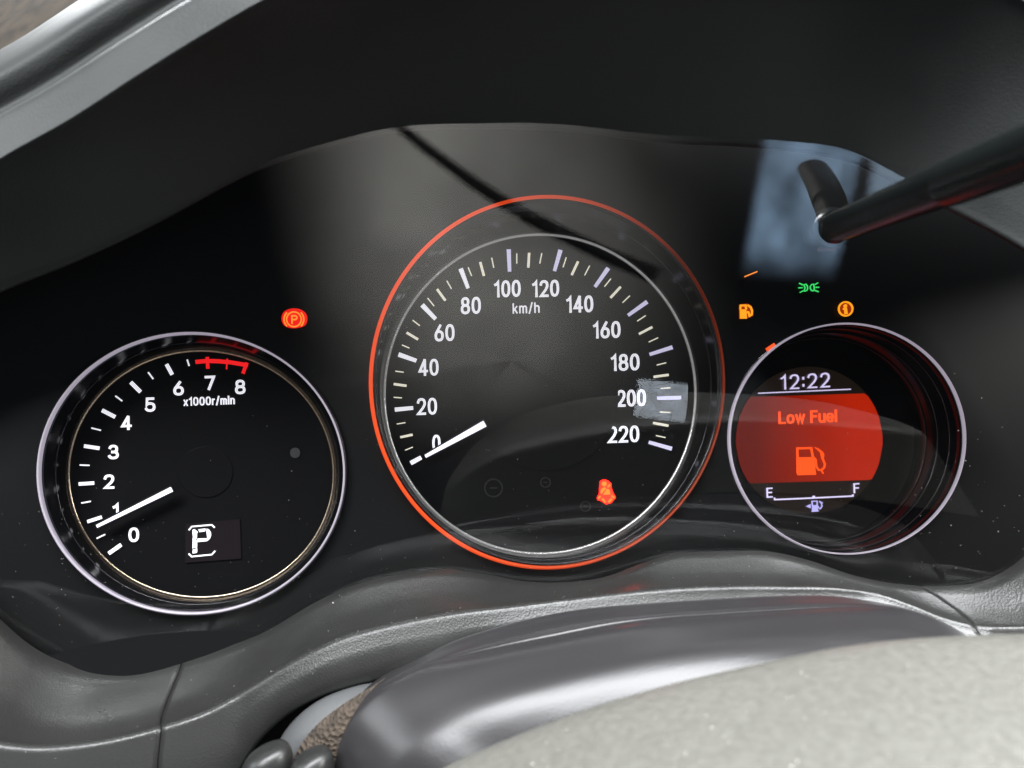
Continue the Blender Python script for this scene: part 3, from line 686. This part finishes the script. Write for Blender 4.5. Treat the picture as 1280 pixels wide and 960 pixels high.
tag(lt, 'grey trim panel in the lower left corner, left of the seam', 'trim panel', kind='thing', group='trim panels round the gauges')
rt = trim('trim_panel', 1200, 1400, 40, SEAM_R, None)
tag(rt, 'pale lit trim panel at the right edge, right of the seam', 'trim panel', kind='thing', group='trim panels round the gauges')

# ================================================================== STEERING COLUMN
K0 = [(396, 1010), (406, 955), (416, 918), (430, 888), (450, 866), (480, 844), (513, 828), (565, 802), (618, 785), (677, 770), (729, 761), (808, 754), (900, 748), (1000, 744), (1044, 745), (1087, 751), (1131, 760), (1190, 782), (1260, 830)]
K1 = [(404, 1010), (414, 960), (424, 924), (438, 895), (456, 874), (484, 853), (526, 833), (578, 817), (632, 804), (690, 792), (762, 778), (828, 770), (900, 765), (1000, 759), (1050, 757), (1095, 758), (1136, 763), (1190, 784), (1258, 832)]
KH = [(470, 1120), (500, 1060), (530, 1010), (560, 975), (590, 958), (625, 945), (665, 925), (710, 905), (760, 888), (810, 872), (860, 858), (915, 845), (970, 832), (1030, 820), (1075, 815), (1115, 812), (1150, 812), (1200, 820), (1260, 845)]
def krow(a, b, t, d, up=0): return [P(p[0] + (q[0]-p[0])*t, p[1] + (q[1]-p[1])*t, d) + _u*up for p, q in zip(a, b)]
rows = [krow(K0, K1, 0, .215, -.004), krow(K0, K1, 0, .1905), krow(K0, K1, .35, .187), krow(K0, K1, .8, .1830), krow(K0, K1, .97, .1822), krow(K0, K1, 1.03, .1818), krow(K0, K1, 1.15, .1814), krow(K0, K1, 1.27, .1800), krow(K1, KH, .12, .177), krow(K1, KH, .35, .1720), krow(K1, KH, .55, .1680), krow(K1, KH, .7, .1658), krow(K1, KH, .85, .1640), krow(K1, KH, .97, .1627), krow(K1, KH, 1.15, .161), krow(K1, KH, 1.5, .157, -.006)]
col = patch('steering_column_cover', rows, 'column_gloss', None, nu=5, nv=4)
tag(col, 'glossy purple grey steering column cover with a thin bright ridge', 'column cover')
# grey inner shroud, brown fabric and stalks behind the cover's left end
sh = patch('column_shroud', [[P(335, 985, .196), P(345, 935, .196), P(364, 903, .196), P(396, 876, .196), P(440, 858, .196), P(500, 846, .197)],
                             [P(338, 986, .190), P(348, 937, .190), P(367, 906, .190), P(398, 879, .190), P(441, 860, .191), P(500, 848, .193)],
                             [P(352, 988, .186), P(362, 945, .186), P(380, 916, .186), P(410, 890, .187), P(452, 868, .188), P(503, 852, .190)],
                             [P(385, 990, .184), P(392, 950, .184), P(410, 920, .184), P(432, 900, .185), P(470, 880, .186), P(520, 865, .188)]], 'shroud_grey', None)
tag(sh, 'pale grey curved column shroud in the gap left of the glossy cover', 'column shroud')
fb = patch('column_gaiter', [[P(362, 962, .1838), P(374, 934, .1838), P(397, 905, .1838), P(426, 882, .1842), P(456, 863, .1850), P(482, 847, .1865)],
                             [P(378, 965, .1805), P(390, 940, .1805), P(410, 913, .1808), P(433, 890, .1815), P(462, 868, .1830), P(486, 852, .1850)],
                             [P(410, 980, .1800), P(425, 945, .1800), P(440, 920, .1803), P(455, 900, .1810), P(475, 880, .1825), P(500, 862, .1840)]], 'fabric_brown', None)
tag(fb, 'brown fuzzy fabric gaiter sliver beside the column cover', 'gaiter')
def knob(name, c, d, rx, ry, rz, label):
    rows = []
    cc = P(c[0], c[1], d)
    for i in range(13):
        a = -math.pi/2 + math.pi*i/12; ca = math.copysign(abs(math.cos(a))**.6, math.cos(a)); sa = math.copysign(abs(math.sin(a))**.7, math.sin(a))
        rows.append([cc + _r*(rx*ca*math.cos(2*math.pi*j/24)) + _u*(ry*sa + rx*.35*ca*math.cos(2*math.pi*j/24)) + _f*(rz*ca*math.sin(2*math.pi*j/24)) for j in range(24)])
    o = grid(name, rows, 'stalk_plastic', None, closed=True); tag(o, label, 'column stalk', group='stalks on the column')
knob('column_stalk', (333, 972), .176, .0062, .0075, .006, 'grey rounded stalk end at the bottom edge, left of its twin')
knob('column_stalk', (388, 985), .174, .0056, .0088, .006, 'dark stalk end tucked against the glossy column cover')

# ================================================================== STEERING WHEEL HUB
HB = [(440, 1060), (500, 1000), (555, 960), (611, 934), (677, 907), (742, 884), (808, 864), (860, 850), (920, 836), (980, 823), (1040, 811), (1115, 801), (1200, 795), (1300, 792), (1420, 790)]
def hubrow(dy, d, up=0): return [P(x, y + dy, d) + _u*up for x, y in HB]
hub = patch('steering_wheel_hub', [hubrow(30, .150, -.008), hubrow(6, .135, -.001), hubrow(0, .1320), hubrow(1.5, .1300), hubrow(8, .1270), hubrow(40, .119), hubrow(110, .106), hubrow(220, .092), hubrow(360, .08)], 'hub_plastic', None, nu=6, nv=5)
tag(hub, 'pale grey speckled steering wheel hub filling the lower right foreground', 'steering wheel')

# ================================================================== BEHIND THE DRIVER, seen only mirrored in the lens
sp_ = [(470, 130), (505, 165), (560, 207), (620, 248), (680, 282), (740, 310), (820, 345)]
ra, rb, rc, rd = [], [], [], []
for i, (x, y) in enumerate(sp_):
    w = 5.5 + i * .9
    ra.append(mirrored(x - w*.55, y + w*.83, .80)); rb.append(mirrored(x + w*.55, y - w*.83, .80))
belt = patch('seat_belt', [ra, [lerp(p, q, .5) + Y*.004 for p, q in zip(ra, rb)], rb], 'seam_dark', None)
tag(belt, 'black seat belt strap mirrored as a dark diagonal streak above the speedometer', 'seat belt')
# ================================================================== DUST
def dust(name, label, pts, size):
    v, f = [], []
    for p in pts:
        s = size * random.uniform(.35, 1.0) * (1.8 if random.random() < .08 else 1); i = len(v)
        q = Matrix.Rotation(random.uniform(0, 6), 3, Vector((random.random(), random.random(), random.random()+.1)))
        for d in ((1, 0, 0), (-1, 0, 0), (0, .7, 0), (0, -.7, 0), (0, 0, .6), (0, 0, -.6)): v.append(p + q @ (Vector(d) * s))
        f += [(i, i+2, i+4), (i+2, i+1, i+4), (i+1, i+3, i+4), (i+3, i, i+4), (i+2, i, i+5), (i+1, i+2, i+5), (i+3, i+1, i+5), (i, i+3, i+5)]
    o = mk(name, v, f, 'dust_white'); tag(o, label, 'dust', kind='stuff')
pts = []
while len(pts) < 300:
    x, y = random.uniform(0, 1280), 740 - abs(random.gauss(0, 110))
    if x < 480: y += random.uniform(0, 90)
    if y > yx(T_, x) - 4 or y < 230: continue
    pts.append(onlens(x, y, .0019))
dust('dust', 'tiny pale dust specks scattered over the clear lens', pts, .00014)
pts = []
for _ in range(190):
    x = random.uniform(0, 1270); sc = trim_section(x); k = random.randrange(2, 14)
    if 200 < x < 240 or x > 1110: continue
    pts.append(lerp(sc[k], sc[k+1], random.random()) + _u*.0002 + FACE_N*.0001)
dust('dust', 'pale dust specks lying on the dark trim panels', pts, .00015)
pts = []
for _ in range(120):
    i = random.uniform(2, 12.5); k = int(i); t = i - k; dy = random.uniform(12, 190)
    x, y = HB[k][0] + (HB[k+1][0]-HB[k][0])*t, HB[k][1] + (HB[k+1][1]-HB[k][1])*t + dy
    d = yx([(0, .1320), (1.5, .1300), (8, .1270), (40, .119), (110, .106), (220, .092)], dy)
    pts.append(P(x, y, d - .0002))
dust('dust', 'pale specks on the steering wheel hub', pts, .0002)
